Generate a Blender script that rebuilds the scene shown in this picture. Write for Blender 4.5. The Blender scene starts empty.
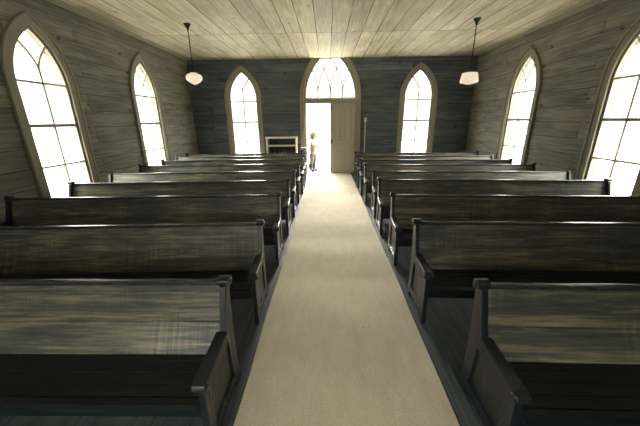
import bpy, bmesh, math, random
from mathutils import Vector, Matrix
from mathutils.geometry import tessellate_polygon

random.seed(7)
S = bpy.context.scene
COL = S.collection
PI = math.pi

# ------------------------------------------------------------------ camera
CAM = Vector((-0.0905, 0.0, 1.65))
YAW, PITCH, ROLL, FPX = -0.0274, 0.3105, -0.0106, 289.98
fw = Vector((math.sin(YAW) * math.cos(PITCH), math.cos(YAW) * math.cos(PITCH), -math.sin(PITCH)))
rt = Vector((math.cos(YAW), -math.sin(YAW), 0))
up = rt.cross(fw)
rt, up = (math.cos(ROLL) * rt + math.sin(ROLL) * up), (-math.sin(ROLL) * rt + math.cos(ROLL) * up)
cd = bpy.data.cameras.new('camera')
cam = bpy.data.objects.new('camera', cd)
COL.objects.link(cam)
M = Matrix((rt, up, -fw)).transposed().to_4x4()
M.translation = CAM
cam.matrix_world = M
cd.sensor_width = 36
cd.lens = 36 * FPX / 640
cd.clip_start = 0.02
cd.clip_end = 500
S.camera = cam

# ------------------------------------------------------------------ sky, exposure
W = bpy.data.worlds.new('overcast_sky')
S.world = W
W.use_nodes = True
bg = W.node_tree.nodes['Background']
bg.inputs[0].default_value = (1.0, 0.975, 0.925, 1)
SKY_LOW, SKY_HIGH = 1.15, 13.0           # overcast sky: dimmer at the horizon, bright overhead
_wn = W.node_tree
_wc = _wn.nodes.new('ShaderNodeTexCoord'); _ws = _wn.nodes.new('ShaderNodeSeparateXYZ'); _wm = _wn.nodes.new('ShaderNodeMapRange')
_wm.interpolation_type = 'SMOOTHSTEP'
_wm.inputs['From Min'].default_value = .13; _wm.inputs['From Max'].default_value = .50
_wm.inputs['To Min'].default_value = SKY_LOW; _wm.inputs['To Max'].default_value = SKY_HIGH
_wn.links.new(_wc.outputs['Generated'], _ws.inputs[0]); _wn.links.new(_ws.outputs[2], _wm.inputs['Value']); _wn.links.new(_wm.outputs[0], bg.inputs[1])
S.view_settings.view_transform = 'Standard'
S.view_settings.look = 'None'
S.view_settings.exposure = 1.33
S.view_settings.gamma = 1.0
S.view_settings.use_curve_mapping = False
S.cycles.max_bounces = 10
S.cycles.diffuse_bounces = 6
S.cycles.glossy_bounces = 4
S.cycles.transparent_max_bounces = 12
S.cycles.use_denoising = True
S.cycles.sample_clamp_indirect = 12
S.cycles.caustics_reflective = False

# room: x = -HW..HW, y = YF..YB, z = 0..H
HW, YF, YB, H, TH = 4.2375, -3.6, 9.38, 3.36, 0.14
SIDE_Y = [7.04, 4.52]
BACK_X = [-2.64, 2.63]
ADDED_FRONT_X = [-2.7, -1.3, 0.1]  # unseen windows behind the camera, added to light the pew fronts
SILL, SPRING, SPRING_SIDE = 0.44, 2.28, 2.17
WC, DC = 0.50, 0.76            # arch centre offsets (window, door)
WA, DA = 0.42, 0.80            # half width of the openings in the walls

def portal(loc, direction, sx, sy):
    l = bpy.data.lights.new('window_daylight', 'AREA')
    l.shape = 'RECTANGLE'; l.size = sx; l.size_y = sy
    l.cycles.is_portal = True
    o = bpy.data.objects.new('window_daylight', l)
    COL.objects.link(o)
    o.location = loc
    o.rotation_euler = Vector(direction).to_track_quat('-Z', 'Y').to_euler()
for y in SIDE_Y:
    portal((-HW - TH - .02, y, 1.75), (1, 0, 0), 0.9, 2.75)
    portal((HW + TH + .02, y, 1.75), (-1, 0, 0), 0.9, 2.75)
for x in BACK_X:
    portal((x, YB + TH + .02, 1.75), (0, -1, 0), 0.9, 2.75)
for x in ADDED_FRONT_X:
    portal((x, YF - TH - .02, 1.75), (0, 1, 0), 0.9, 2.75)
portal((0, YB + TH + .02, 1.7), (0, -1, 0), 1.65, 3.4)
# hazy low sun that stands beyond the open door
sl = bpy.data.lights.new('hazy_sun', 'SUN'); sl.energy = 7.0; sl.angle = math.radians(28); sl.color = (1, .95, .85)
so = bpy.data.objects.new('hazy_sun', sl); COL.objects.link(so)
so.rotation_euler = Vector((.06, -math.cos(math.radians(27)), -math.sin(math.radians(27)))).to_track_quat('-Z', 'Y').to_euler()

# ------------------------------------------------------------------ materials
def lin(r, g, b):
    f = lambda c: (c / 12.92) if c <= .04045 else ((c + .055) / 1.055) ** 2.4
    return (f(r / 255), f(g / 255), f(b / 255), 1)

def mat(name, col=(.5, .5, .5, 1), rough=.5, spec=.5, metal=0):
    m = bpy.data.materials.new(name); m.use_nodes = True
    b = m.node_tree.nodes['Principled BSDF']
    b.inputs['Base Color'].default_value = col if len(col) == 4 else (*col, 1)
    b.inputs['Roughness'].default_value = rough
    b.inputs['Specular IOR Level'].default_value = spec
    b.inputs['Metallic'].default_value = metal
    return m

class NT:
    def __init__(s, m): s.t = m.node_tree; s.n = s.t.nodes; s.b = s.n['Principled BSDF']
    def new(s, k, **kw):
        n = s.n.new(k)
        for a, v in kw.items(): setattr(n, a, v)
        return n
    def link(s, a, b): s.t.links.new(a, b)
    def math(s, op, a, b=None, clamp=False):
        n = s.new('ShaderNodeMath', operation=op, use_clamp=clamp)
        for i, v in enumerate((a, b)):
            if v is None: continue
            if isinstance(v, (int, float)): n.inputs[i].default_value = v
            else: s.link(v, n.inputs[i])
        return n.outputs[0]
    def mix(s, f, a, b, blend='MIX'):
        n = s.new('ShaderNodeMix', data_type='RGBA', blend_type=blend)
        for i, v in ((0, f), (6, a), (7, b)):
            if isinstance(v, (int, float, tuple)): n.inputs[i].default_value = v
            else: s.link(v, n.inputs[i])
        return n.outputs[2]
    def ramp(s, f, stops):
        n = s.new('ShaderNodeValToRGB')
        e = n.color_ramp.elements
        while len(e) < len(stops): e.new(.5)
        for i, (p, c) in enumerate(stops):
            e[i].position = p; e[i].color = c if isinstance(c, tuple) else (c, c, c, 1)
        s.link(f, n.inputs[0]); return n.outputs[0]
    def noise(s, vec, scale, detail=4, rough=.55, dist=0.0):
        n = s.new('ShaderNodeTexNoise')
        n.inputs['Scale'].default_value = scale; n.inputs['Detail'].default_value = detail
        n.inputs['Roughness'].default_value = rough; n.inputs['Distortion'].default_value = dist
        s.link(vec, n.inputs['Vector']); return n.outputs[0]
    def scale(s, vec, sc, loc=(0, 0, 0)):
        n = s.new('ShaderNodeMapping'); n.inputs['Scale'].default_value = sc
        n.inputs['Location'].default_value = loc
        s.link(vec, n.inputs['Vector']); return n.outputs[0]
    def bump(s, h, strength, dist=.01):
        n = s.new('ShaderNodeBump'); n.inputs['Strength'].default_value = strength
        n.inputs['Distance'].default_value = dist
        s.link(h, n.inputs['Height']); s.link(n.outputs[0], s.b.inputs['Normal'])

def board_mat(name, along, stack, dark, light, bw, bh, offset, gap=.004, knot=1.0, rough=.62, seed=0.0, gapcol=(.012, .014, .014, 1), shift=(0, 0)):
    """sawn boards; along/stack = axis index (0,1,2) of the board's length and of the stacking"""
    m = mat(name, rough=rough, spec=.25); t = NT(m)
    tc = t.new('ShaderNodeTexCoord'); sp = t.new('ShaderNodeSeparateXYZ'); t.link(tc.outputs['Object'], sp.inputs[0])
    cb = t.new('ShaderNodeCombineXYZ')
    t.link(t.math('ADD', sp.outputs[along], shift[0]), cb.inputs[0])
    t.link(t.math('ADD', sp.outputs[stack], shift[1]), cb.inputs[1])
    v = cb.outputs[0]
    br = t.new('ShaderNodeTexBrick'); br.offset = offset; br.offset_frequency = 2; br.squash = 1
    t.link(v, br.inputs['Vector'])
    br.inputs['Color1'].default_value = (0, 0, 0, 1); br.inputs['Color2'].default_value = (1, 1, 1, 1)
    br.inputs['Mortar'].default_value = (.5, .5, .5, 1)
    br.inputs['Scale'].default_value = 1; br.inputs['Mortar Size'].default_value = gap
    br.inputs['Mortar Smooth'].default_value = .3
    br.inputs['Brick Width'].default_value = bw; br.inputs['Row Height'].default_value = bh
    bid = br.outputs['Color']
    # shift the grain of every board by its own tint
    off = t.new('ShaderNodeVectorMath', operation='SCALE'); t.link(bid, off.inputs[0]); off.inputs['Scale'].default_value = 13.7
    ad = t.new('ShaderNodeVectorMath', operation='ADD'); t.link(v, ad.inputs[0]); t.link(off.outputs[0], ad.inputs[1])
    gv = ad.outputs[0]
    g1 = t.noise(t.scale(gv, (.55, 9, 1), (seed, seed, 0)), 2.2, 6, .6, .6)
    g2 = t.noise(t.scale(gv, (1.2, 34, 1)), 2.5, 3, .6)
    bl = t.noise(t.scale(gv, (.8, 1.3, 1)), 1.6, 3, .5)
    g = t.math('ADD', t.math('MULTIPLY', g1, .5), t.math('ADD', t.math('MULTIPLY', g2, .22), t.math('MULTIPLY', bl, .28)))
    col = t.ramp(g, [(.36, dark), (.62, light)])
    tint = t.math('ADD', t.math('MULTIPLY', bid, .34), .83)
    cc = t.new('ShaderNodeVectorMath', operation='SCALE'); t.link(col, cc.inputs[0]); t.link(tint, cc.inputs['Scale'])
    # knots
    vo = t.new('ShaderNodeTexVoronoi'); vo.inputs['Scale'].default_value = 2.5
    t.link(t.scale(gv, (1, 1.7, 1)), vo.inputs['Vector'])
    kn = t.ramp(t.math('ADD', vo.outputs['Distance'], t.math('MULTIPLY', g1, .03)), [(.085, .8 * knot), (.16, .0)])
    sel = t.ramp(vo.outputs['Color'], [(.52, 1.0), (.58, 0.0)])
    kf = t.math('MULTIPLY', kn, sel)
    c2 = t.mix(kf, cc.outputs[0], tuple(x * .12 for x in dark[:3]) + (1,))
    gapf = t.math('MULTIPLY', br.outputs['Fac'], t.ramp(t.noise(t.scale(v, (.5, 3, 1)), 1.7, 2), [(.3, .25), (.6, 1.0)]))
    c3 = t.mix(gapf, c2, gapcol)
    t.link(c3, t.b.inputs['Base Color'])
    t.bump(t.math('SUBTRACT', t.math('MULTIPLY', g, .3), br.outputs['Fac']), .5, .006)
    return m

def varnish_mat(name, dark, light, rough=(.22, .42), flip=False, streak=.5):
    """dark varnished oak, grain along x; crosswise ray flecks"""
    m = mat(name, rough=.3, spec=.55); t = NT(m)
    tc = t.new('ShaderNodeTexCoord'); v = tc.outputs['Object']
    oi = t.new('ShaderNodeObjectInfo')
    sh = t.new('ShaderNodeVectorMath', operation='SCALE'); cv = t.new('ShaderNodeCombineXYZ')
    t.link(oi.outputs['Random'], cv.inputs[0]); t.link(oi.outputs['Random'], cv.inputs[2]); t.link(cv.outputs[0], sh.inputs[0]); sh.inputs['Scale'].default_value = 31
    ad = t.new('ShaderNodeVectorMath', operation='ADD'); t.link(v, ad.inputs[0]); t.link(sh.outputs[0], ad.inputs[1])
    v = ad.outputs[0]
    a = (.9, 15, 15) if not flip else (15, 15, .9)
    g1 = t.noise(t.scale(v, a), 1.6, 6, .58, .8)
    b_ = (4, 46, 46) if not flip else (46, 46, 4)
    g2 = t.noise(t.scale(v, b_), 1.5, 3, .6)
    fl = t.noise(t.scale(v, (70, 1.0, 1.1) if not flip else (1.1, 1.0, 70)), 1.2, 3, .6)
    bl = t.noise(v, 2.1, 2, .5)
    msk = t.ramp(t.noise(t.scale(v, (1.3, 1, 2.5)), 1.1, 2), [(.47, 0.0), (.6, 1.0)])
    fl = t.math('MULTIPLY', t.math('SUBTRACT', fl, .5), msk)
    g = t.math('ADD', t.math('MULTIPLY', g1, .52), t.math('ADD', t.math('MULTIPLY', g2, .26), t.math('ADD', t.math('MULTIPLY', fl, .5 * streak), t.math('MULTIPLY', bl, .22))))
    mid = tuple((.74 * a_ + .26 * b_) * k_ for a_, b_, k_ in zip(dark, light, (.72, .88, 1.02, 1)))  # bluish mid and dark tones put the teal of shadows into the grain
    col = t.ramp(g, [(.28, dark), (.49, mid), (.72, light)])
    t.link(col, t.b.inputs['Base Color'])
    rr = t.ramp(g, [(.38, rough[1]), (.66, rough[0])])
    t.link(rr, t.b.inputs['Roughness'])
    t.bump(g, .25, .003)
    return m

M_ceil = board_mat('ceiling_boards', 1, 0, (.47, .43, .33, 1), (.90, .82, .645, 1), 3.4, .31, 0.0, .009, .45, seed=3)
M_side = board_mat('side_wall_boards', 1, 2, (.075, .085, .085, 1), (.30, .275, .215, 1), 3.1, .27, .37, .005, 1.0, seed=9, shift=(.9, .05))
M_back = board_mat('shaded_back_wall_boards', 0, 2, (.035, .055, .065, 1), (.15, .17, .175, 1), 4.4, .235, .37, .005, 1.0, seed=5, shift=(2.0, .05))  # same wood as the sides; its shade is put into darker, bluer colours
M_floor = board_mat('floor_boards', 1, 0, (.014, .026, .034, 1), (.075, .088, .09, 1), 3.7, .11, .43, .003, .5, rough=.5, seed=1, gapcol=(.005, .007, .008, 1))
M_pew = varnish_mat('pew_oak', (.004, .013, .019, 1), (.46, .39, .26, 1), rough=(.30, .48), streak=.6)  # pale grain lifted so the backs carry light and highlights in their colour
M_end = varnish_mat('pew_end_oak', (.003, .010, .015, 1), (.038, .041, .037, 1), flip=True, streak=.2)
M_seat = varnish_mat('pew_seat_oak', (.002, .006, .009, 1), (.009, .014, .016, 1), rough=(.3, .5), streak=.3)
M_paint = mat('cream_paint', (.27, .245, .19, 1), .5, .35)
M_paint2 = mat('door_paint', (.40, .365, .28, 1), .45, .4)
M_sash = mat('sash_paint', (.60, .53, .40, 1), .5, .3)
M_shelfpaint = mat('shelf_paint', (.80, .74, .58, 1), .5, .3)
M_iron = mat('black_iron', (.012, .016, .018, 1), .45, .5)
M_metal = mat('dull_metal', (.35, .34, .3, 1), .35, .5, .8)
M_plaster = mat('switch_box_paint', (.65, .62, .52, 1), .4, .4)

M_glass = bpy.data.materials.new('window_glass'); M_glass.use_nodes = True
_n = M_glass.node_tree; _n.nodes.clear()
_o = _n.nodes.new('ShaderNodeOutputMaterial'); _m = _n.nodes.new('ShaderNodeMixShader')
_t = _n.nodes.new('ShaderNodeBsdfTransparent'); _g = _n.nodes.new('ShaderNodeBsdfGlossy'); _f = _n.nodes.new('ShaderNodeFresnel')
_t.inputs[0].default_value = (.97, .97, .94, 1); _g.inputs['Roughness'].default_value = .05; _f.inputs[0].default_value = 1.35
_k = _n.nodes.new('ShaderNodeMath'); _k.operation = 'MULTIPLY'; _k.inputs[1].default_value = .12; _n.links.new(_f.outputs[0], _k.inputs[0]); _n.links.new(_k.outputs[0], _m.inputs[0]); _n.links.new(_t.outputs[0], _m.inputs[1]); _n.links.new(_g.outputs[0], _m.inputs[2]); _n.links.new(_m.outputs[0], _o.inputs[0])

M_carpet = mat('carpet_runner', rough=.95, spec=.1); _t2 = NT(M_carpet)
_tc = _t2.new('ShaderNodeTexCoord'); _v = _tc.outputs['Object']
_a = _t2.noise(_v, 95, 3, .7); _b = _t2.noise(_v, 1.3, 3, .5); _c = _t2.noise(_t2.scale(_v, (3, 1, 1)), 4, 4, .6)
_s = _t2.math('ADD', _t2.math('MULTIPLY', _a, .45), _t2.math('ADD', _t2.math('MULTIPLY', _b, .3), _t2.math('MULTIPLY', _c, .25)))
_col = _t2.ramp(_s, [(.3, (.37, .33, .25, 1)), (.65, (.64, .58, .45, 1))])
_vo = _t2.new('ShaderNodeTexVoronoi'); _vo.inputs['Scale'].default_value = 5.5; _t2.link(_v, _vo.inputs['Vector'])
_k = _t2.ramp(_vo.outputs['Distance'], [(.035, .7), (.07, 0.0)]); _sel = _t2.ramp(_vo.outputs['Color'], [(.25, 1.0), (.3, 0.0)])
_t2.link(_t2.mix(_t2.math('MULTIPLY', _k, _sel), _col, (.12, .11, .09, 1)), _t2.b.inputs['Base Color'])
_t2.bump(_a, .7, .006)
_t2.b.inputs['Sheen Weight'].default_value = .25; _t2.b.inputs['Sheen Roughness'].default_value = .4

M_ground = mat('pale_ground', rough=.9, spec=.2); _t3 = NT(M_ground)
_tc = _t3.new('ShaderNodeTexCoord')
_t3.link(_t3.ramp(_t3.noise(_tc.outputs['Object'], .8, 4), [(.3, (.22, .215, .19, 1)), (.7, (.30, .29, .26, 1))]), _t3.b.inputs['Base Color'])

M_opal = mat('opal_glass', (.80, .74, .62, 1), .25, .5)
_bo = M_opal.node_tree.nodes['Principled BSDF']
_bo.inputs['Emission Color'].default_value = (1, .86, .66, 1); _bo.inputs['Emission Strength'].default_value = .22
_bo.inputs['Subsurface Weight'].default_value = .2

# ------------------------------------------------------------------ mesh helpers
def link(name, me, m, parent=None):
    o = bpy.data.objects.new(name, me); COL.objects.link(o)
    if m: me.materials.append(m)
    if parent: o.parent = parent
    return o

def obj(name, bm, m, parent=None, smooth=False, bevel=0, seg=2, recalc=True):
    if recalc: bmesh.ops.recalc_face_normals(bm, faces=bm.faces)
    me = bpy.data.meshes.new(name); bm.to_mesh(me); bm.free()
    if smooth:
        for p in me.polygons: p.use_smooth = True
        me.set_sharp_from_angle(angle=math.radians(40))
    o = link(name, me, m, parent)
    if bevel:
        b = o.modifiers.new('bevel', 'BEVEL'); b.width = bevel; b.segments = seg; b.limit_method = 'ANGLE'; b.angle_limit = math.radians(35)
        b.harden_normals = False
    return o

def empty(name, loc=(0, 0, 0), rz=0, parent=None):
    o = bpy.data.objects.new(name, None); COL.objects.link(o)
    o.location = loc; o.rotation_euler = (0, 0, rz); o.empty_display_size = .1
    if parent: o.parent = parent
    return o

def tag(o, label=None, cat=None, group=None, kind=None):
    if label: o['label'] = label
    if cat: o['category'] = cat
    if group: o['group'] = group
    if kind: o['kind'] = kind
    return o

def box(bm, x0, x1, y0, y1, z0, z1):
    vs = [bm.verts.new((x, y, z)) for x in (x0, x1) for y in (y0, y1) for z in (z0, z1)]
    for f in ((0, 1, 3, 2), (4, 6, 7, 5), (0, 4, 5, 1), (2, 3, 7, 6), (0, 2, 6, 4), (1, 5, 7, 3)):
        bm.faces.new([vs[i] for i in f])
    return bm

def B(): return bmesh.new()

def plate(bm, loops, t0, t1, f):
    """flat plate with holes: loops of 2-D points (first = outline), extruded between t0 and t1; f(u,v,t)->xyz"""
    tri = tessellate_polygon([[Vector((u, v, 0)) for u, v in l] for l in loops])
    flat = [p for l in loops for p in l]
    A = [bm.verts.new(f(u, v, t0)) for u, v in flat]; Bv = [bm.verts.new(f(u, v, t1)) for u, v in flat]
    for t in tri:
        try:
            bm.faces.new([A[i] for i in t]); bm.faces.new([Bv[i] for i in reversed(t)])
        except ValueError: pass
    k = 0
    for l in loops:
        n = len(l)
        for i in range(n):
            a, b = k + i, k + (i + 1) % n
            try: bm.faces.new([A[a], A[b], Bv[b], Bv[a]])
            except ValueError: pass
        k += n
    return bm

def ring(bm, outer, inner, t0, t1, f):
    """frame between two open/closed outlines with the same number of points (closed loops)"""
    n = len(outer)
    q = [[bm.verts.new(f(*p, t)) for p in l] for l in (outer, inner) for t in (t0, t1)]
    o0, o1, i0, i1 = q
    for i in range(n):
        j = (i + 1) % n
        bm.faces.new([o0[i], o0[j], o1[j], o1[i]]); bm.faces.new([i0[i], i1[i], i1[j], i0[j]])
        bm.faces.new([o0[i], i0[i], i0[j], o0[j]]); bm.faces.new([o1[i], o1[j], i1[j], i1[i]])
    return bm

def ribbon(bm, pts, w, t0, t1, f, closed=False):
    """bar of width w that follows the 2-D polyline pts"""
    L, R = [], []
    n = len(pts)
    for i in range(n):
        a = pts[max(i - 1, 0)]; b = pts[min(i + 1, n - 1)]
        d = Vector((b[0] - a[0], b[1] - a[1])).normalized(); nn = Vector((-d.y, d.x)) * w / 2
        L.append((pts[i][0] + nn.x, pts[i][1] + nn.y)); R.append((pts[i][0] - nn.x, pts[i][1] - nn.y))
    q = [[bm.verts.new(f(*p, t)) for p in l] for l in (L, R) for t in (t0, t1)]
    l0, l1, r0, r1 = q
    for i in range(n - 1):
        bm.faces.new([l0[i], l0[i + 1], l1[i + 1], l1[i]]); bm.faces.new([r0[i], r1[i], r1[i + 1], r0[i + 1]])
        bm.faces.new([l0[i], r0[i], r0[i + 1], l0[i + 1]]); bm.faces.new([l1[i], l1[i + 1], r1[i + 1], r1[i]])
    bm.faces.new([l0[0], l1[0], r1[0], r0[0]]); bm.faces.new([l0[-1], r0[-1], r1[-1], l1[-1]])
    return bm

def prism_x(bm, prof, x0, x1):
    a = [bm.verts.new((x0, y, z)) for y, z in prof]; b = [bm.verts.new((x1, y, z)) for y, z in prof]
    n = len(prof)
    bm.faces.new(a); bm.faces.new(list(reversed(b)))
    for i in range(n): bm.faces.new([a[i], b[i], b[(i + 1) % n], a[(i + 1) % n]])
    return bm

def tube(bm, p0, p1, r0, r1=None, n=16):
    r1 = r0 if r1 is None else r1
    p0, p1 = Vector(p0), Vector(p1); d = (p1 - p0).normalized()
    q = d.to_track_quat('Z', 'Y').to_matrix()
    a = [bm.verts.new(p0 + q @ Vector((r0 * math.cos(2 * PI * i / n), r0 * math.sin(2 * PI * i / n), 0))) for i in range(n)]
    b = [bm.verts.new(p1 + q @ Vector((r1 * math.cos(2 * PI * i / n), r1 * math.sin(2 * PI * i / n), 0))) for i in range(n)]
    bm.faces.new(list(reversed(a))); bm.faces.new(b)
    for i in range(n): bm.faces.new([a[i], a[(i + 1) % n], b[(i + 1) % n], b[i]])
    return bm

def lathe(bm, prof, c=(0, 0, 0), n=32):
    rings = []
    for r, z in prof:
        if r < 1e-5: rings.append([bm.verts.new((c[0], c[1], c[2] + z))])
        else: rings.append([bm.verts.new((c[0] + r * math.cos(2 * PI * i / n), c[1] + r * math.sin(2 * PI * i / n), c[2] + z)) for i in range(n)])
    for a, b in zip(rings, rings[1:]):
        for i in range(n):
            j = (i + 1) % n
            if len(a) == 1: bm.faces.new([a[0], b[i], b[j]])
            elif len(b) == 1: bm.faces.new([a[i], b[0], a[j]])
            else: bm.faces.new([a[i], b[i], b[j], a[j]])
    return bm

def arch(a, c, bottom, zmax=None, n=14, SPRING=SPRING):
    """closed outline of a pointed arch opening, half width a, arcs centred at -+c on the spring line"""
    R = a + c
    za = math.sqrt(R * R - c * c)
    top = math.asin(min(1, ((zmax - SPRING) / R))) if (zmax and zmax - SPRING < za) else math.acos(c / R)
    right = [(-c + R * math.cos(top * i / n), SPRING + R * math.sin(top * i / n)) for i in range(n + 1)]
    left = [(-u, v) for u, v in reversed(right)]
    if abs(right[-1][0]) < 1e-6: left = left[1:]
    return [(a, bottom)] + right + left + [(-a, bottom)]

def shift(loop, d): return [(u + d, v) for u, v in loop]

# ------------------------------------------------------------------ room shell
bm = B(); box(bm, -60, 60, -60, 70, -.9, -.75)
tag(obj('ground', bm, M_ground), kind='structure')
bm = B(); box(bm, -HW - TH, HW + TH, YF - TH, YB + TH, -.2, 0)
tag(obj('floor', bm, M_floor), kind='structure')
bm = B(); box(bm, -HW - TH, HW + TH, YF - TH, YB + TH, H, H + .1)
tag(obj('ceiling', bm, M_ceil), kind='structure')

win = arch(WA, WC, SILL)
win_side = arch(WA, WC, SILL, SPRING=SPRING_SIDE)
def wall_side(name, sgn):
    bm = B()
    loops = [[(YF - TH, 0), (YB + TH, 0), (YB + TH, H), (YF - TH, H)]] + [shift(win_side, y) for y in SIDE_Y]
    plate(bm, loops, sgn * HW, sgn * (HW + TH), lambda u, v, t: (t, u, v))
    return tag(obj(name, bm, M_side), kind='structure')
wall_side('wall_left', -1); wall_side('wall_right', 1)
bm = B()
door_hole = arch(DA, DC, 0.0, H - .001)
dl = [(-HW, 0)] + [(-DA, 0)] + list(reversed(door_hole))[1:-1] + [(DA, 0), (HW, 0), (HW, H), (-HW, H)]
plate(bm, [dl] + [shift(win, x) for x in BACK_X], YB, YB + TH, lambda u, v, t: (u, t, v))
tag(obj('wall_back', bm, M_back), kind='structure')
bm = B()
plate(bm, [[(-HW, 0), (HW, 0), (HW, H), (-HW, H)]] + [shift(win, x) for x in ADDED_FRONT_X], YF - TH, YF, lambda u, v, t: (u, t, v))
tag(obj('wall_front', bm, M_back), kind='structure')
for nm, s in (('baseboard_left', -1), ('baseboard_right', 1)):
    bm = B(); box(bm, *sorted((s * HW, s * (HW - .02))), YF, YB, 0, .16); tag(obj(nm, bm, M_side, bevel=.004), kind='structure')
for nm, x0, x1 in (('baseboard_back', -HW + .02, -.92), ('baseboard_back', .92, HW - .02)):
    bm = B(); box(bm, x0, x1, YB - .02, YB, 0, .16); tag(obj(nm, bm, M_back, bevel=.004), kind='structure')
# narrow board that closes the joint between the walls and the ceiling
for nm, c in (('trim_1', (-HW, -HW + .018, YF, YB, H - .07, H)), ('trim_2', (HW - .018, HW, YF, YB, H - .07, H))):
    bm = B(); box(bm, *c); tag(obj(nm, bm, M_side, bevel=.003), kind='structure')

# ------------------------------------------------------------------ windows
def window(idx, f, sp):
    dz = sp - SPRING
    bw = .036 if sp == SPRING else .032
    def arch(a, c, b, **k): return globals()['arch'](a, c, b, SPRING=sp, **k)
    """f(u,v,t): u across, v up, t into the room; s only for the face order"""
    root = empty('window_%d' % idx); tag(root, kind='structure')
    # casing: two stepped bands round the opening, on the room side
    bm = B(); ring(bm, arch(.545, WC, SILL - .12), arch(.425, WC, SILL - .02), -.005, .028, f)
    obj('casing', bm, M_paint, root, bevel=.004)
    bm = B(); ring(bm, arch(.56, WC, SILL - .13), arch(.525, WC, SILL - .10), .0, .045, f)
    obj('casing_moulding', bm, M_paint, root, bevel=.008)
    # sash frame in the opening
    bm = B(); ring(bm, arch(.428, WC, SILL - .005), arch(.385, WC, SILL + .05), -.05, -.005, f)
    obj('sash_frame', bm, M_paint, root, bevel=.005)
    bm = B()
    for v, w in ((1.61, .045),):
        ribbon(bm, [(-.38, v), (.38, v)], w, -.05, .002, f)
    obj('meeting_rail', bm, M_paint, root, bevel=.003)
    bm = B()
    for v in (1.02, 2.20): ribbon(bm, [(-.38, v), (.38, v)], bw, -.045, -.010, f)
    ribbon(bm, [(0, SILL + .04), (0, 2.52 + dz)], bw, -.046, -.009, f)
    for sg in (-1, 1):   # Y tracery
        pts = []
        for i in range(9):
            a = i / 8
            pts.append((sg * (.245 * a ** 1.35), 2.50 + dz + .375 * a ** .9))
        ribbon(bm, pts, bw, -.045, -.010, f)
    obj('muntins', bm, M_sash, root)
    bm = B(); g = arch(.38, WC, SILL + .04)
    vs = [bm.verts.new(f(u, v, -.030)) for u, v in g]; bm.faces.new(vs)
    vs = [bm.verts.new(f(u, v, -.026)) for u, v in g]; bm.faces.new(list(reversed(vs)))
    obj('glass_pane', bm, M_glass, root, recalc=False)
    bm = B(); loop = [(-.62, SILL - .15), (.62, SILL - .15), (.62, SILL - .11), (-.62, SILL - .11)]
    plate(bm, [loop], -.03, .07, f)
    obj('window_sill', bm, M_paint, root, bevel=.006)
i = 1
for y in SIDE_Y:
    window(i, lambda u, v, t, y=y: (-HW + t, y + u, v), SPRING_SIDE); i += 1
for y in SIDE_Y:
    window(i, lambda u, v, t, y=y: (HW - t, y + u, v), SPRING_SIDE); i += 1
for x in BACK_X:
    window(i, lambda u, v, t, x=x: (x + u, YB - t, v), SPRING); i += 1
for x in ADDED_FRONT_X:  # added windows in the unseen front wall, for more front light
    window(i, lambda u, v, t, x=x: (x + u, YF + t, v), SPRING); i += 1

# ------------------------------------------------------------------ doorway: arched fanlight over a pair of leaves
fd = lambda u, v, t: (u, YB - t, v)
d1 = empty('door_1'); tag(d1, kind='structure')
def half_ring(bm, ao, ai, t0, t1, f, bottom=0.0):
    """door casing: open at the floor"""
    o = arch(ao, DC, bottom, H - .002); n_ = arch(ai, DC, bottom, H - .002)
    m_ = min(len(o), len(n_)); 
    pl = list(o) + list(reversed(n_))
    plate(bm, [pl], t0, t1, f)
bm = B(); half_ring(bm, .905, .80, -.005, .03, fd); obj('casing', bm, M_paint, d1, bevel=.004)
bm = B(); half_ring(bm, .925, .885, 0, .05, fd); obj('casing_moulding', bm, M_paint, d1, bevel=.008)
bm = B(); half_ring(bm, .80, .765, -.13, -.01, fd); obj('door_jamb', bm, M_paint, d1)
bm = B(); box(bm, -.79, .79, YB - .02, YB + .11, 2.13, 2.27); obj('transom_bar', bm, M_paint, d1, bevel=.01)
bm = B(); g = arch(.775, DC, 2.265, H - .002); gi = arch(.735, DC, 2.30, H - .002)
ring(bm, g, gi, -.08, -.03, fd); obj('fanlight_frame', bm, M_paint, d1, bevel=.004)
bm = B()
def arc_bar(x0, sg, R, ztop):
    c = x0 - sg * R * -1   # centre to the side the bar leans to
    pts = []
    for k in range(41):
        a = (PI / 2) * k / 40
        u = c - sg * R * math.cos(a); v = 2.36 + R * math.sin(a)
        if v > ztop: break
        r_ = math.hypot(abs(u) + DC, v - SPRING)
        if r_ > .745 + DC and v > SPRING: break
        pts.append((u, v))
    if len(pts) > 2: ribbon(bm, pts, .036, -.070, -.035, fd)
for x0 in (-.37, 0, .37):
    ribbon(bm, [(x0, 2.29), (x0, 2.37)], .04, -.066, -.039, fd)
    arc_bar(x0, 1, 1.5, H - .01); arc_bar(x0, -1, 1.5, H - .01)
obj('tracery', bm, M_sash, d1)
bm = B(); g = arch(.76, DC, 2.28, H - .002)
vs = [bm.verts.new(fd(u, v, -.055)) for u, v in g]; bm.faces.new(vs)
vs = [bm.verts.new(fd(u, v, -.051)) for u, v in g]; bm.faces.new(list(reversed(vs)))
obj('glass_pane', bm, M_glass, d1, recalc=False)
bm = B(); box(bm, -.80, .80, YB - .0, YB + TH + .06, -.02, .012); obj('threshold', bm, M_floor, d1, bevel=.004)

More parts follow.
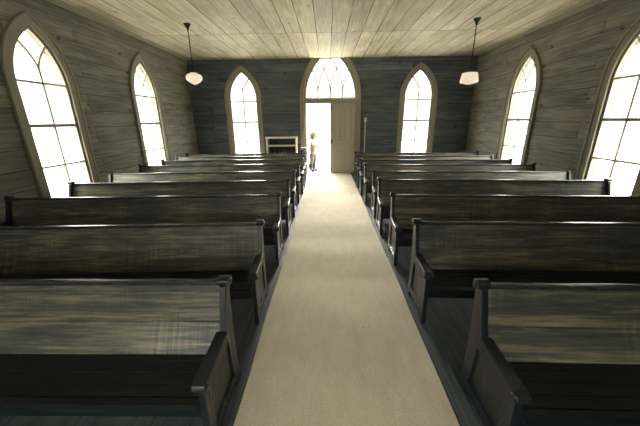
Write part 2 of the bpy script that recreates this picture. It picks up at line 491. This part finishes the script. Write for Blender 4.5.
def leaf(name, parent_loc, rz, sg, handle):
    """door leaf hinged at its own origin, reaching sg*0.765 in x; room side is -y"""
    r = empty(name, parent_loc, rz); tag(r, kind='structure')
    w, h, t = .765, 2.145, .06
    X = lambda u: sg * u
    st, mid = .11, .09
    openings = []
    pw = (w - 2 * st - mid) / 2
    for k in range(2):
        u0 = st + k * (pw + mid)
        openings.append((u0, u0 + pw, 1.02, 1.98))
        openings.append((u0, u0 + pw, .14, .62))
    openings.append((st, w - st, .70, .94))
    loops = [[(0, .012), (w, .012), (w, h), (0, h)]] + [[(a, c), (b, c), (b, d), (a, d)] for a, b, c, d in openings]
    bm = B(); plate(bm, loops, -t / 2, t / 2, lambda u, v, q: (X(u), q, v)); obj('door_frame', bm, M_paint2, r, bevel=.004)
    for a, b, c, d in openings:
        bm = B()
        lo, li = [(a, c), (b, c), (b, d), (a, d)], [(a + .03, c + .03), (b - .03, c + .03), (b - .03, d - .03), (a + .03, d - .03)]
        # raised field with bevelled margin
        f0 = [bm.verts.new((X(u), -.001, v)) for u, v in lo]; f1 = [bm.verts.new((X(u), -.016, v)) for u, v in li]
        g0 = [bm.verts.new((X(u), .004, v)) for u, v in lo]; g1 = [bm.verts.new((X(u), .016, v)) for u, v in li]
        bm.faces.new(f1); bm.faces.new(list(reversed(g1)))
        for k in range(4):
            j = (k + 1) % 4
            bm.faces.new([f0[k], f0[j], f1[j], f1[k]]); bm.faces.new([g0[k], g1[k], g1[j], g0[j]]); bm.faces.new([f0[k], g0[k], g0[j], f0[j]])
        obj('door_panel', bm, M_paint2, r)
    return r, w
r, w = leaf('door_2', (.765, YB + .055, 0), 0, -1, True)
for z in (.16, 2.03):
    bm = B(); box(bm, -w + .012, -w + .04, -.036, -.0225, z - .06, z + .06); tube(bm, (-w + .026, -.04, z - .085), (-w + .026, -.04, z + .085), .007)
    obj('slide_bolt', bm, M_iron, r)
bm = B(); box(bm, -w + .02, -w + .07, -.032, -.0225, .93, 1.09); obj('lock_case', bm, M_iron, r, bevel=.003)
for z in (.3, 1.75):
    bm = B(); tube(bm, (-.003, -.03, z - .05), (-.003, -.03, z + .05), .009); obj('hinge', bm, M_paint2, r)
r, w = leaf('door_3', (-.765, YB + .115, 0), math.radians(98), 1, True)
bm = B(); tube(bm, (w - .06, -.03, 1.0), (w - .06, -.07, 1.0), .008); lathe(bm, [(0, -.02), (.02, -.012), (.026, 0), (.02, .012), (0, .02)], (w - .06, -.085, 1.0), 16)
obj('door_knob', bm, M_iron, r)

# porch slab and step outside the door
bm = B(); box(bm, -1.7, 1.7, YB + TH, YB + 2.2, -.2, -.005); tag(obj('porch', bm, M_ground, bevel=.01), kind='structure')
bm = B(); box(bm, -1.4, 1.4, YB + 2.2, YB + 2.6, -.75, -.2); box(bm, -1.4, 1.4, YB + 2.6, YB + 3.0, -.75, -.4)
tag(obj('porch_steps', bm, M_ground), kind='structure')
bm = B(); box(bm, -1.6, -1.4, YB + TH, YB + 2.1, -.75, -.2); box(bm, 1.4, 1.6, YB + TH, YB + 2.1, -.75, -.2)
tag(obj('porch_footing', bm, M_ground), kind='structure')
bm = B(); box(bm, -HW - TH, HW + TH, YF - TH, YB + TH, -.75, -.2)
tag(obj('foundation', bm, M_ground), kind='structure')

# ------------------------------------------------------------------ aisle carpet
bm = B()
n = 60
def edge(s, y):
    base = (-.632 if s < 0 else .655)
    return base + .004 * math.sin(y * 2.3 + s) + .003 * math.sin(y * 5.1)
rows = []
for k in range(n + 1):
    y = YF + .6 + (YB - .02 - YF - .6) * k / n
    rows.append([bm.verts.new((edge(-1, y), y, .0)), bm.verts.new((edge(-1, y) + .008, y, .009)), bm.verts.new((edge(1, y) - .008, y, .009)), bm.verts.new((edge(1, y), y, .0))])
for a, b in zip(rows, rows[1:]):
    for k in range(3): bm.faces.new([a[k], a[k + 1], b[k + 1], b[k]])
    bm.faces.new([a[0], b[0], b[3], a[3]])
bm.faces.new(rows[0]); bm.faces.new(list(reversed(rows[-1])))
tag(obj('carpet_runner', bm, M_carpet), 'long cream carpet runner down the middle aisle to the open door', 'carpet')

# ------------------------------------------------------------------ pews
END = [(.048, 0), (.036, .05), (.012, .13), (.002, .24), (0, .45), (.012, .66), (.022, .745), (.0, .765), (-.028, .758), (-.05, .735), (-.075, .66), (-.105, .56), (-.125, .50), (-.15, .465),
       (-.445, .455), (-.462, .43), (-.462, 0), (-.40, 0), (-.385, .045), (-.06, .045), (-.045, 0)]
HOLE = [(-.385, .395), (-.385, .11), (-.075, .11), (-.105, .395)]
PEW_L = 3.36
def make_pew(sg):
    root = empty('pew')
    X = lambda a, b: sorted((sg * a, sg * b))
    for e in (0, 1):
        c = 0 if e == 0 else PEW_L
        bm = B(); plate(bm, [END, HOLE], *X(c - .018, c + .018), lambda u, v, t: (t, u, v))
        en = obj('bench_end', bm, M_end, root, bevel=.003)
        bm = B(); plate(bm, [[(-.40, .41), (-.40, .10), (-.065, .10), (-.09, .41)]], *X(c - .005, c + .005), lambda u, v, t: (t, u, v))
        obj('end_panel', bm, M_end, en)
        # armrest with rolled front
        bm = B(); prism_x(bm, [(-.135, .482), (-.135, .500), (-.30, .487), (-.45, .486), (-.478, .475), (-.487, .455), (-.478, .433), (-.46, .425), (-.44, .432), (-.435, .452), (-.30, .460)], *X(c - .034, c + .034))
        am = obj('armrest', bm, M_end, root, bevel=.006)
        if e == 0:
            bm = B(); tube(bm, (sg * c - sg * .03, -.46, .455), (sg * c - sg * .042, -.46, .455), .019, .014, 16)
            obj('rosette', bm, M_end, am, smooth=True)
        bm = B(); prism_x(bm, [(-.045, .745), (-.046, .765), (-.036, .780), (-.015, .787), (.010, .783), (.028, .770), (.034, .750), (.028, .728), (.012, .722), (-.02, .728)], *X(c - .034, c + .034))
        cap = obj('scroll_cap', bm, M_end, root, bevel=.006)
        if e == 0:
            bm = B(); tube(bm, (sg * c - sg * .03, -.004, .752), (sg * c - sg * .041, -.004, .752), .018, .013, 16)
            obj('rosette', bm, M_end, cap, smooth=True)
    x0, x1 = X(.016, PEW_L - .016)
    # upper and lower back boards, seen as one bent back
    bm = B(); prism_x(bm, [(-.008, .745), (-.070, .537), (-.062, .534), (-.064, .526), (-.072, .523), (-.168, .350), (-.150, .345), (-.050, .525), (.012, .742)], x0, x1)
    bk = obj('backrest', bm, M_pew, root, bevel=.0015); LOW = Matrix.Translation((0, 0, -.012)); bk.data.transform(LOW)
    bm = B(); prism_x(bm, [(-.022, .742), (-.022, .757), (-.014, .766), (.010, .768), (.022, .760), (.022, .742)], x0, x1)
    obj('top_rail', bm, M_rail, root, bevel=.003).data.transform(LOW)
    # seat: slab with shallow grooves between its slats
    pr = []
    ys = [-.145, -.215, -.29, -.365, -.435]
    pr.append((-.13, .344))
    for a, b in zip(ys, ys[1:]):
        pr += [(a, .356), (b + .006, .358), (b + .004, .350), (b + .001, .350)]
    pr += [(-.44, .360), (-.480, .363), (-.496, .354), (-.498, .334), (-.47, .325), (-.13, .325)]
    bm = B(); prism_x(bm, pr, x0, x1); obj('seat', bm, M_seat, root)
    bm = B(); box(bm, x0, x1, -.452, -.43, .25, .328); obj('seat_rail', bm, M_seat, root, bevel=.003)
    xm = sg * PEW_L / 2
    bm = B(); prism_x(bm, [(-.13, .0), (-.13, .328), (-.42, .328), (-.42, .0), (-.37, 0), (-.34, .05), (-.20, .05), (-.17, 0)], xm - .015, xm + .015); obj('middle_support', bm, M_end, root, bevel=.003)
    return root

M_rail = varnish_mat('pew_top_rail_oak', (.03, .032, .03, 1), (.14, .13, .10, 1), rough=(.16, .3), streak=.2)

def copy_tree(o, parent=None):
    c = o.copy(); COL.objects.link(c); c.parent = parent
    for ch in list(o.children): copy_tree(ch, c)
    return c

ordw = ['first', 'second', 'third', 'fourth', 'fifth', 'sixth', 'seventh', 'eighth', 'ninth']
LEFT = [(-.700, 1.50), (-.711, 2.50), (-.712, 3.57), (-.711, 4.49), (-.710, 5.35), (-.714, 6.26), (-.700, 7.08), (-.715, 7.78), (-.73, 8.44)]
RIGHT = [(.782, 1.47), (.724, 2.53), (.727, 3.546), (.726, 4.52), (.755, 5.29), (.706, 6.12), (.695, 6.87), (.704, 7.66), (.72, 8.46)]
notes = {('left', 0): 'dark oak pew nearest the camera on the left, pale streaked back and slatted seat',
         ('left', 1): 'dark oak pew left of the aisle, directly behind the nearest left one',
         ('left', 8): 'dark oak pew left of the aisle, farthest one, in front of the white bookcase',
         ('right', 0): 'dark oak pew nearest the camera on the right, its front corner cut by the picture',
         ('right', 1): 'dark oak pew right of the aisle, directly behind the nearest right one',
         ('right', 8): 'dark oak pew right of the aisle, farthest one, beside the closed door leaf'}
ANG = math.radians(2.2)
for side, sg, spots in (('left', -1, LEFT), ('right', 1, RIGHT)):
    proto = make_pew(sg)
    for k, (x, y) in enumerate(spots):
        o = proto if k == 0 else copy_tree(proto)
        o.location = (x, y, 0)
        a = ANG * (0.3 if k == 0 else (.6 if k == 1 and sg > 0 else 1.15))
        o.rotation_euler = (0, 0, -sg * a)
        lab = notes.get((side, k), 'dark oak pew %s of the aisle, %s from the camera, counted along the carpet' % (side, ordw[k]))
        tag(o, lab, 'pew', 'pews %s of the aisle' % side)

# ------------------------------------------------------------------ hanging lamps
def lamp(loc, prof, label):
    r = empty('pendant_lamp', loc)
    zb = (2.44 if loc[0] < 0 else 2.37) - loc[2]
    bm = B(); lathe(bm, [(0, 0), (.062, 0), (.064, -.012), (.05, -.03), (.028, -.06), (.018, -.095), (.012, -.11), (0, -.11)]); obj('ceiling_canopy', bm, M_iron, r, smooth=True)
    bm = B()
    tube(bm, (0, 0, -.10), (0, 0, zb + .17), .007, n=8)
    k = -.12
    while k > zb + .18:
        tube(bm, (-.0, 0, k), (0, 0, k - .022), .0115, n=6); k -= .044
    obj('chain', bm, M_iron, r, smooth=True)
    bm = B(); lathe(bm, [(0, zb + .20), (.014, zb + .20), (.02, zb + .185), (.024, zb + .16), (.055, zb + .14), (.064, zb + .12), (.066, zb + .10), (.0, zb + .10)]); obj('fitter', bm, M_iron, r, smooth=True)
    bm = B(); lathe(bm, [(a, z + zb) for a, z in prof], n=48); obj('lamp_shade', bm, M_opal, r, smooth=True)
    tag(r, label, 'lamp', 'opal glass pendant lamps')
    return r, zb
GL = [(0, .11), (.068, .11), (.073, .095), (.088, .085), (.128, .078), (.158, .055), (.172, .02), (.170, -.01), (.148, -.045), (.110, -.07), (.072, -.092), (.04, -.112), (0, -.12)]
GR = [(0, .11), (.075, .11), (.10, .105), (.145, .098), (.160, .085), (.168, .03), (.182, -.03), (.185, -.055), (.168, -.072), (.12, -.082), (.07, -.098), (.03, -.104), (0, -.105)]
lamp((-2.665, 6.08, H), [(a * .88, z * .95) for a, z in GL], 'opal glass globe lamp with stepped rounded shade hanging over the left pews')
r, zb = lamp((2.61, 6.10, H), [(a * .88, z) for a, z in GR], 'opal glass lamp with flat-topped angular shade hanging over the right pews')
bm = B(); lathe(bm, [(0, zb - .10), (.018, zb - .104), (.012, zb - .13), (.006, zb - .15), (0, zb - .16)], n=16); obj('finial', bm, M_iron, r, smooth=True)

# ------------------------------------------------------------------ bookcase by the back wall
bx0, bx1, by0, by1, bz = -1.97, -1.03, 9.06, 9.355, 1.165
r = empty('bookcase', ((bx0 + bx1) / 2, (by0 + by1) / 2, 0)); ox, oy = r.location.x, r.location.y
def rb(bm, a, b, c, d, e, g): return box(bm, a - ox, b - ox, c - oy, d - oy, e, g)
for a in (bx0, bx1 - .045):
    bm = B(); rb(bm, a, a + .045, by0, by1, 0, bz - .045); obj('side_panel', bm, M_shelfpaint, r, bevel=.003)
bm = B(); rb(bm, bx0 - .01, bx1 + .01, by0 - .01, by1, bz - .045, bz); obj('top_board', bm, M_shelfpaint, r, bevel=.003)
for z in (.06, .50, .885):
    bm = B(); rb(bm, bx0 + .045, bx1 - .045, by0, by1 - .015, z, z + .035); obj('shelf', bm, M_shelfpaint, r, bevel=.002)
bm = B(); rb(bm, bx0 + .045, bx1 - .045, by1 - .015, by1, .0, bz - .045); obj('back_panel', bm, M_end, r)
tag(r, 'low cream-painted open bookcase against the back wall left of the door', 'bookcase')
# hymn books lying and standing on the middle shelf
bc = [(.04, .055, .06, 1), (.02, .035, .045, 1), (.16, .15, .12, 1), (.05, .06, .06, 1)]
M_books = [mat('book_cloth', c, .7, .3) for c in bc]; M_pages = mat('book_pages', (.6, .55, .43, 1), .8, .2)
x = bx0 + .075; k = 0
rnd = random.Random(4)
bl = ['dark cloth hymn book standing leftmost on the bookcase shelf', 'hymn book standing on the bookcase shelf among its row']
while x < bx1 - .12 and k < 18:
    t = rnd.uniform(.032, .045); h = rnd.uniform(.17, .23); d = .17
    bk = empty('hymn_book', (x + t / 2, by0 + .06 + d / 2, .536))
    bm = B()
    for c in (-t / 2, t / 2 - .004): box(bm, c, c + .004, -d / 2, d / 2, 0, h)
    box(bm, -t / 2 + .003, t / 2 - .003, -d / 2, -d / 2 + .004, 0, h)
    obj('cover', bm, M_books[rnd.randrange(4)], bk)
    bm = B(); box(bm, -t / 2 + .004, t / 2 - .004, -d / 2 + .005, d / 2 - .006, .005, h - .006); obj('pages', bm, M_pages, bk)
    tag(bk, 'upright hymn book in the row on the middle shelf of the cream bookcase', 'book', 'hymn books on the bookcase shelf')
    x += t + .003 + (.0 if rnd.random() < .8 else .06); k += 1

# ------------------------------------------------------------------ conduit with switch box right of the door
r = empty('light_switch', (1.075, YB, 0))
bm = B(); tube(bm, (0, -.016, .16), (0, -.016, 1.60), .012, n=10); obj('conduit', bm, M_plaster, r, smooth=True)
bm = B(); box(bm, -.038, .038, -.045, -.0, 1.58, 1.70); obj('switch_box', bm, M_plaster, r, bevel=.005)
bm = B(); box(bm, -.007, .007, -.06, -.044, 1.63, 1.655); obj('toggle', bm, M_iron, r)
tag(r, 'pale switch box on a thin conduit on the wall right of the door', 'light switch')

# small stand with a sheet of paper left of the doorway
r = empty('lectern_stand', (-.87, 8.92, 0))
bm = B(); tube(bm, (0, 0, .04), (0, 0, .80), .016); obj('post', bm, M_end, r, smooth=True)
bm = B(); lathe(bm, [(0, 0), (.10, 0), (.10, .015), (.04, .035), (.018, .06), (0, .06)]); obj('base', bm, M_end, r, smooth=True)
bm = B(); prism_x(bm, [(-.11, .76), (-.11, .78), (.11, .87), (.11, .85)], -.10, .10); obj('top_board', bm, mat('dull_dark_wood', (.012, .018, .022, 1), .8, .1), r, bevel=.003)
tag(r, 'small dark wooden stand with slanted top beside the left door jamb', 'stand')
bm = B(); prism_x(bm, [(.045, .8455), (.045, .8475), (.085, .8640), (.085, .8620)], -.02, .15)
o = obj('paper_sheet', bm, M_shelfpaint); o.location = (-.87, 8.92, 0)
tag(o, 'pale sheet lying on the small dark stand and reaching past the door jamb', 'paper')

# ------------------------------------------------------------------ child in the doorway
M_skin = mat('skin', (.42, .33, .25, 1), .5, .35)
M_hair = mat('fair_hair', (.22, .19, .13, 1), .6, .3)
M_shirt = mat('pale_shirt', (.30, .27, .21, 1), .8, .2)
M_trousers = mat('grey_trousers', (.20, .185, .15, 1), .8, .2)
M_boot = mat('dark_boot', (.03, .045, .055, 1), .35, .5)
M_eye = mat('eye', (.03, .03, .03, 1), .2, .5)

def skin(name, pts, edges, m, parent, sub=2, root=0):
    me = bpy.data.meshes.new(name)
    me.from_pydata([p[:3] for p in pts], edges, [])
    o = link(name, me, m, parent)
    sk = o.modifiers.new('skin', 'SKIN'); sk.use_smooth_shade = True; sk.branch_smoothing = .6
    for i, p in enumerate(pts):
        v = me.skin_vertices[0].data[i]
        v.radius = (p[3], p[4] if len(p) > 4 else p[3]); v.use_root = (i == root)
    s = o.modifiers.new('sub', 'SUBSURF'); s.levels = sub; s.render_levels = sub
    return o

# local frame: the child faces +x, +y is its left side; 1.24 m tall
ch = empty('person', (-.575, 9.80, -.005), math.radians(-12))
ch.scale = (1.25, 1.2, 1.04)
body = [(0, 0, .60, .085, .095), (0, 0, .70, .075, .09), (.005, 0, .82, .08, .105), (0, 0, .93, .07, .10), (.005, 0, .99, .035), (.015, 0, 1.045, .04),   # 0-5
        (.02, .055, .56, .062), (.035, .06, .34, .043), (-.005, .06, .10, .030), (.05, .062, .035, .026),             # 6-9 left leg
        (-.02, -.055, .56, .062), (-.015, -.06, .34, .043), (-.06, -.06, .10, .030), (.0, -.062, .035, .026),       # 10-13 right leg
        (.0, .125, .925, .036), (.02, .16, .76, .029), (.16, .13, .83, .022), (.19, .12, .86, .018),                     # 14-17 left arm, bent up
        (.0, -.125, .925, .036), (.03, -.165, .76, .029), (.17, -.12, .86, .022), (.195, -.105, .895, .018)]          # 18-21 right arm
be = [(0, 1), (1, 2), (2, 3), (3, 4), (4, 5), (0, 6), (6, 7), (7, 8), (8, 9), (0, 10), (10, 11), (11, 12), (12, 13), (3, 14), (14, 15), (15, 16), (16, 17), (3, 18), (18, 19), (19, 20), (20, 21)]
skin('body', body, be, M_skin, ch)
# head with face
bm = bmesh.new(); bmesh.ops.create_uvsphere(bm, u_segments=32, v_segments=24, radius=1)
for v in bm.verts:
    x_, y_, z_ = v.co
    w_ = .075 * (1 - .22 * max(0, -z_) ** 1.3)
    v.co = Vector((x_ * .092 * (1 - .12 * max(0, -z_)) , y_ * w_, z_ * .112))
    if x_ > .6 and abs(z_) < .5: v.co.x -= .006 * (1 if abs(y_) > .12 and .0 < z_ < .3 else 0)      # eye sockets
    dn = math.hypot(y_ * 5, (z_ + .18) * 4)
    if x_ > 0: v.co.x += .020 * math.exp(-dn * dn)                                                     # nose
    dc = math.hypot(y_ * 3, (z_ + .82) * 3)
    if x_ > 0: v.co.x += .012 * math.exp(-dc * dc)                                                     # chin
hd = obj('head', bm, M_skin, ch, smooth=True); hd.location = (.028, 0, 1.128)
bm = B()
for s_ in (-1, 1): lathe(bm, [(0, -.009), (.007, -.006), (.009, 0), (.007, .006), (0, .009)], (.077, s_ * .028, .012), 12)
obj('eyes', bm, M_eye, hd, smooth=True)
bm = B(); ribbon(bm, [(-.018, -.058), (0, -.062), (.018, -.058)], .008, .076, .086, lambda u, v, t: (t, u, v)); obj('mouth', bm, mat('lips', (.4, .2, .16, 1), .5), hd)
for s_ in (-1, 1):
    bm = B(); lathe(bm, [(0, -.022), (.010, -.014), (.014, 0), (.012, .014), (0, .024)], (-.005, s_ * .076, -.008), 12); obj('ear', bm, M_skin, hd, smooth=True)
# hair: cap to the nape
bm = bmesh.new(); bmesh.ops.create_uvsphere(bm, u_segments=32, v_segments=24, radius=1)
kill = [v for v in bm.verts if (v.co.x > .35 and v.co.z < .42) or (v.co.z < -.75)]
bmesh.ops.delete(bm, geom=kill, context='VERTS')
for v in bm.verts:
    x_, y_, z_ = v.co
    rr = 1 + .02 * math.sin(y_ * 30) * math.cos(z_ * 9)
    v.co = Vector((x_ * .104 * rr - .006, y_ * .088 * rr, z_ * .125 + (.0 if z_ > -.2 else -.03)))
hr = obj('hair', bm, M_hair, hd, smooth=True); sm = hr.modifiers.new('thick', 'SOLIDIFY'); sm.thickness = .012
# clothes
sh_p = [(0, 0, .60, .10, .115), (0, 0, .70, .092, .11), (.005, 0, .82, .094, .12), (0, 0, .93, .08, .115), (.003, 0, .965, .052), (.0, .13, .915, .050), (.02, .165, .765, .043), (.12, .14, .81, .036), (.0, -.13, .915, .050), (.03, -.17, .765, .043), (.125, -.135, .83, .036)]
skin('shirt', sh_p, [(0, 1), (1, 2), (2, 3), (3, 4), (3, 5), (5, 6), (6, 7), (3, 8), (8, 9), (9, 10)], M_shirt, ch)
tr_p = [(0, 0, .62, .088, .10), (.02, .055, .54, .074), (.035, .06, .36, .056), (.0, .06, .20, .05), (-.02, -.055, .54, .074), (-.015, -.06, .36, .056), (-.05, -.06, .20, .05)]
skin('trousers', tr_p, [(0, 1), (1, 2), (2, 3), (0, 4), (4, 5), (5, 6)], M_trousers, ch)
for c, dx in (((.0, .06), 0), ((-.055, -.062), 0)):
    cx_, cy_ = c
    skin('boot', [(cx_ + .005, cy_, .29, .068), (cx_, cy_, .16, .062), (cx_ - .005, cy_, .052, .052), (cx_ + .06, cy_, .046, .044), (cx_ + .12, cy_, .040, .036)], [(0, 1), (1, 2), (2, 3), (3, 4)], M_boot, ch, root=2)
# hands: palm, four bent fingers and a thumb, held up at the chest
def hand(px, py, pz, s_, parent):
    pts = [(px, py, pz, .016, .022), (px + .026, py, pz + .022, .015, .024)]; ed = [(0, 1)]
    o = skin('hand', pts, ed, M_skin, parent)
    for k_, l in enumerate((.9, 1.0, .95, .75)):
        yy = py + (k_ - 1.5) * .0125
        skin('finger', [(px + .03, yy, pz + .024, .0075), (px + .047, yy, pz + .040 * l, .007), (px + .054, yy, pz + .060 * l, .0062), (px + .050, yy, pz + .074 * l, .0055)], [(0, 1), (1, 2), (2, 3)], M_skin, o, 1)
    skin('thumb', [(px + .01, py - s_ * .018, pz + .012, .0085), (px + .018, py - s_ * .034, pz + .030, .0075), (px + .028, py - s_ * .036, pz + .047, .0065)], [(0, 1), (1, 2)], M_skin, o, 1)
hand(.19, .12, .86, 1, ch); hand(.195, -.105, .895, -1, ch)
tag(ch, 'small person in pale shirt and dark boots standing in the open doorway, hands raised', 'person')
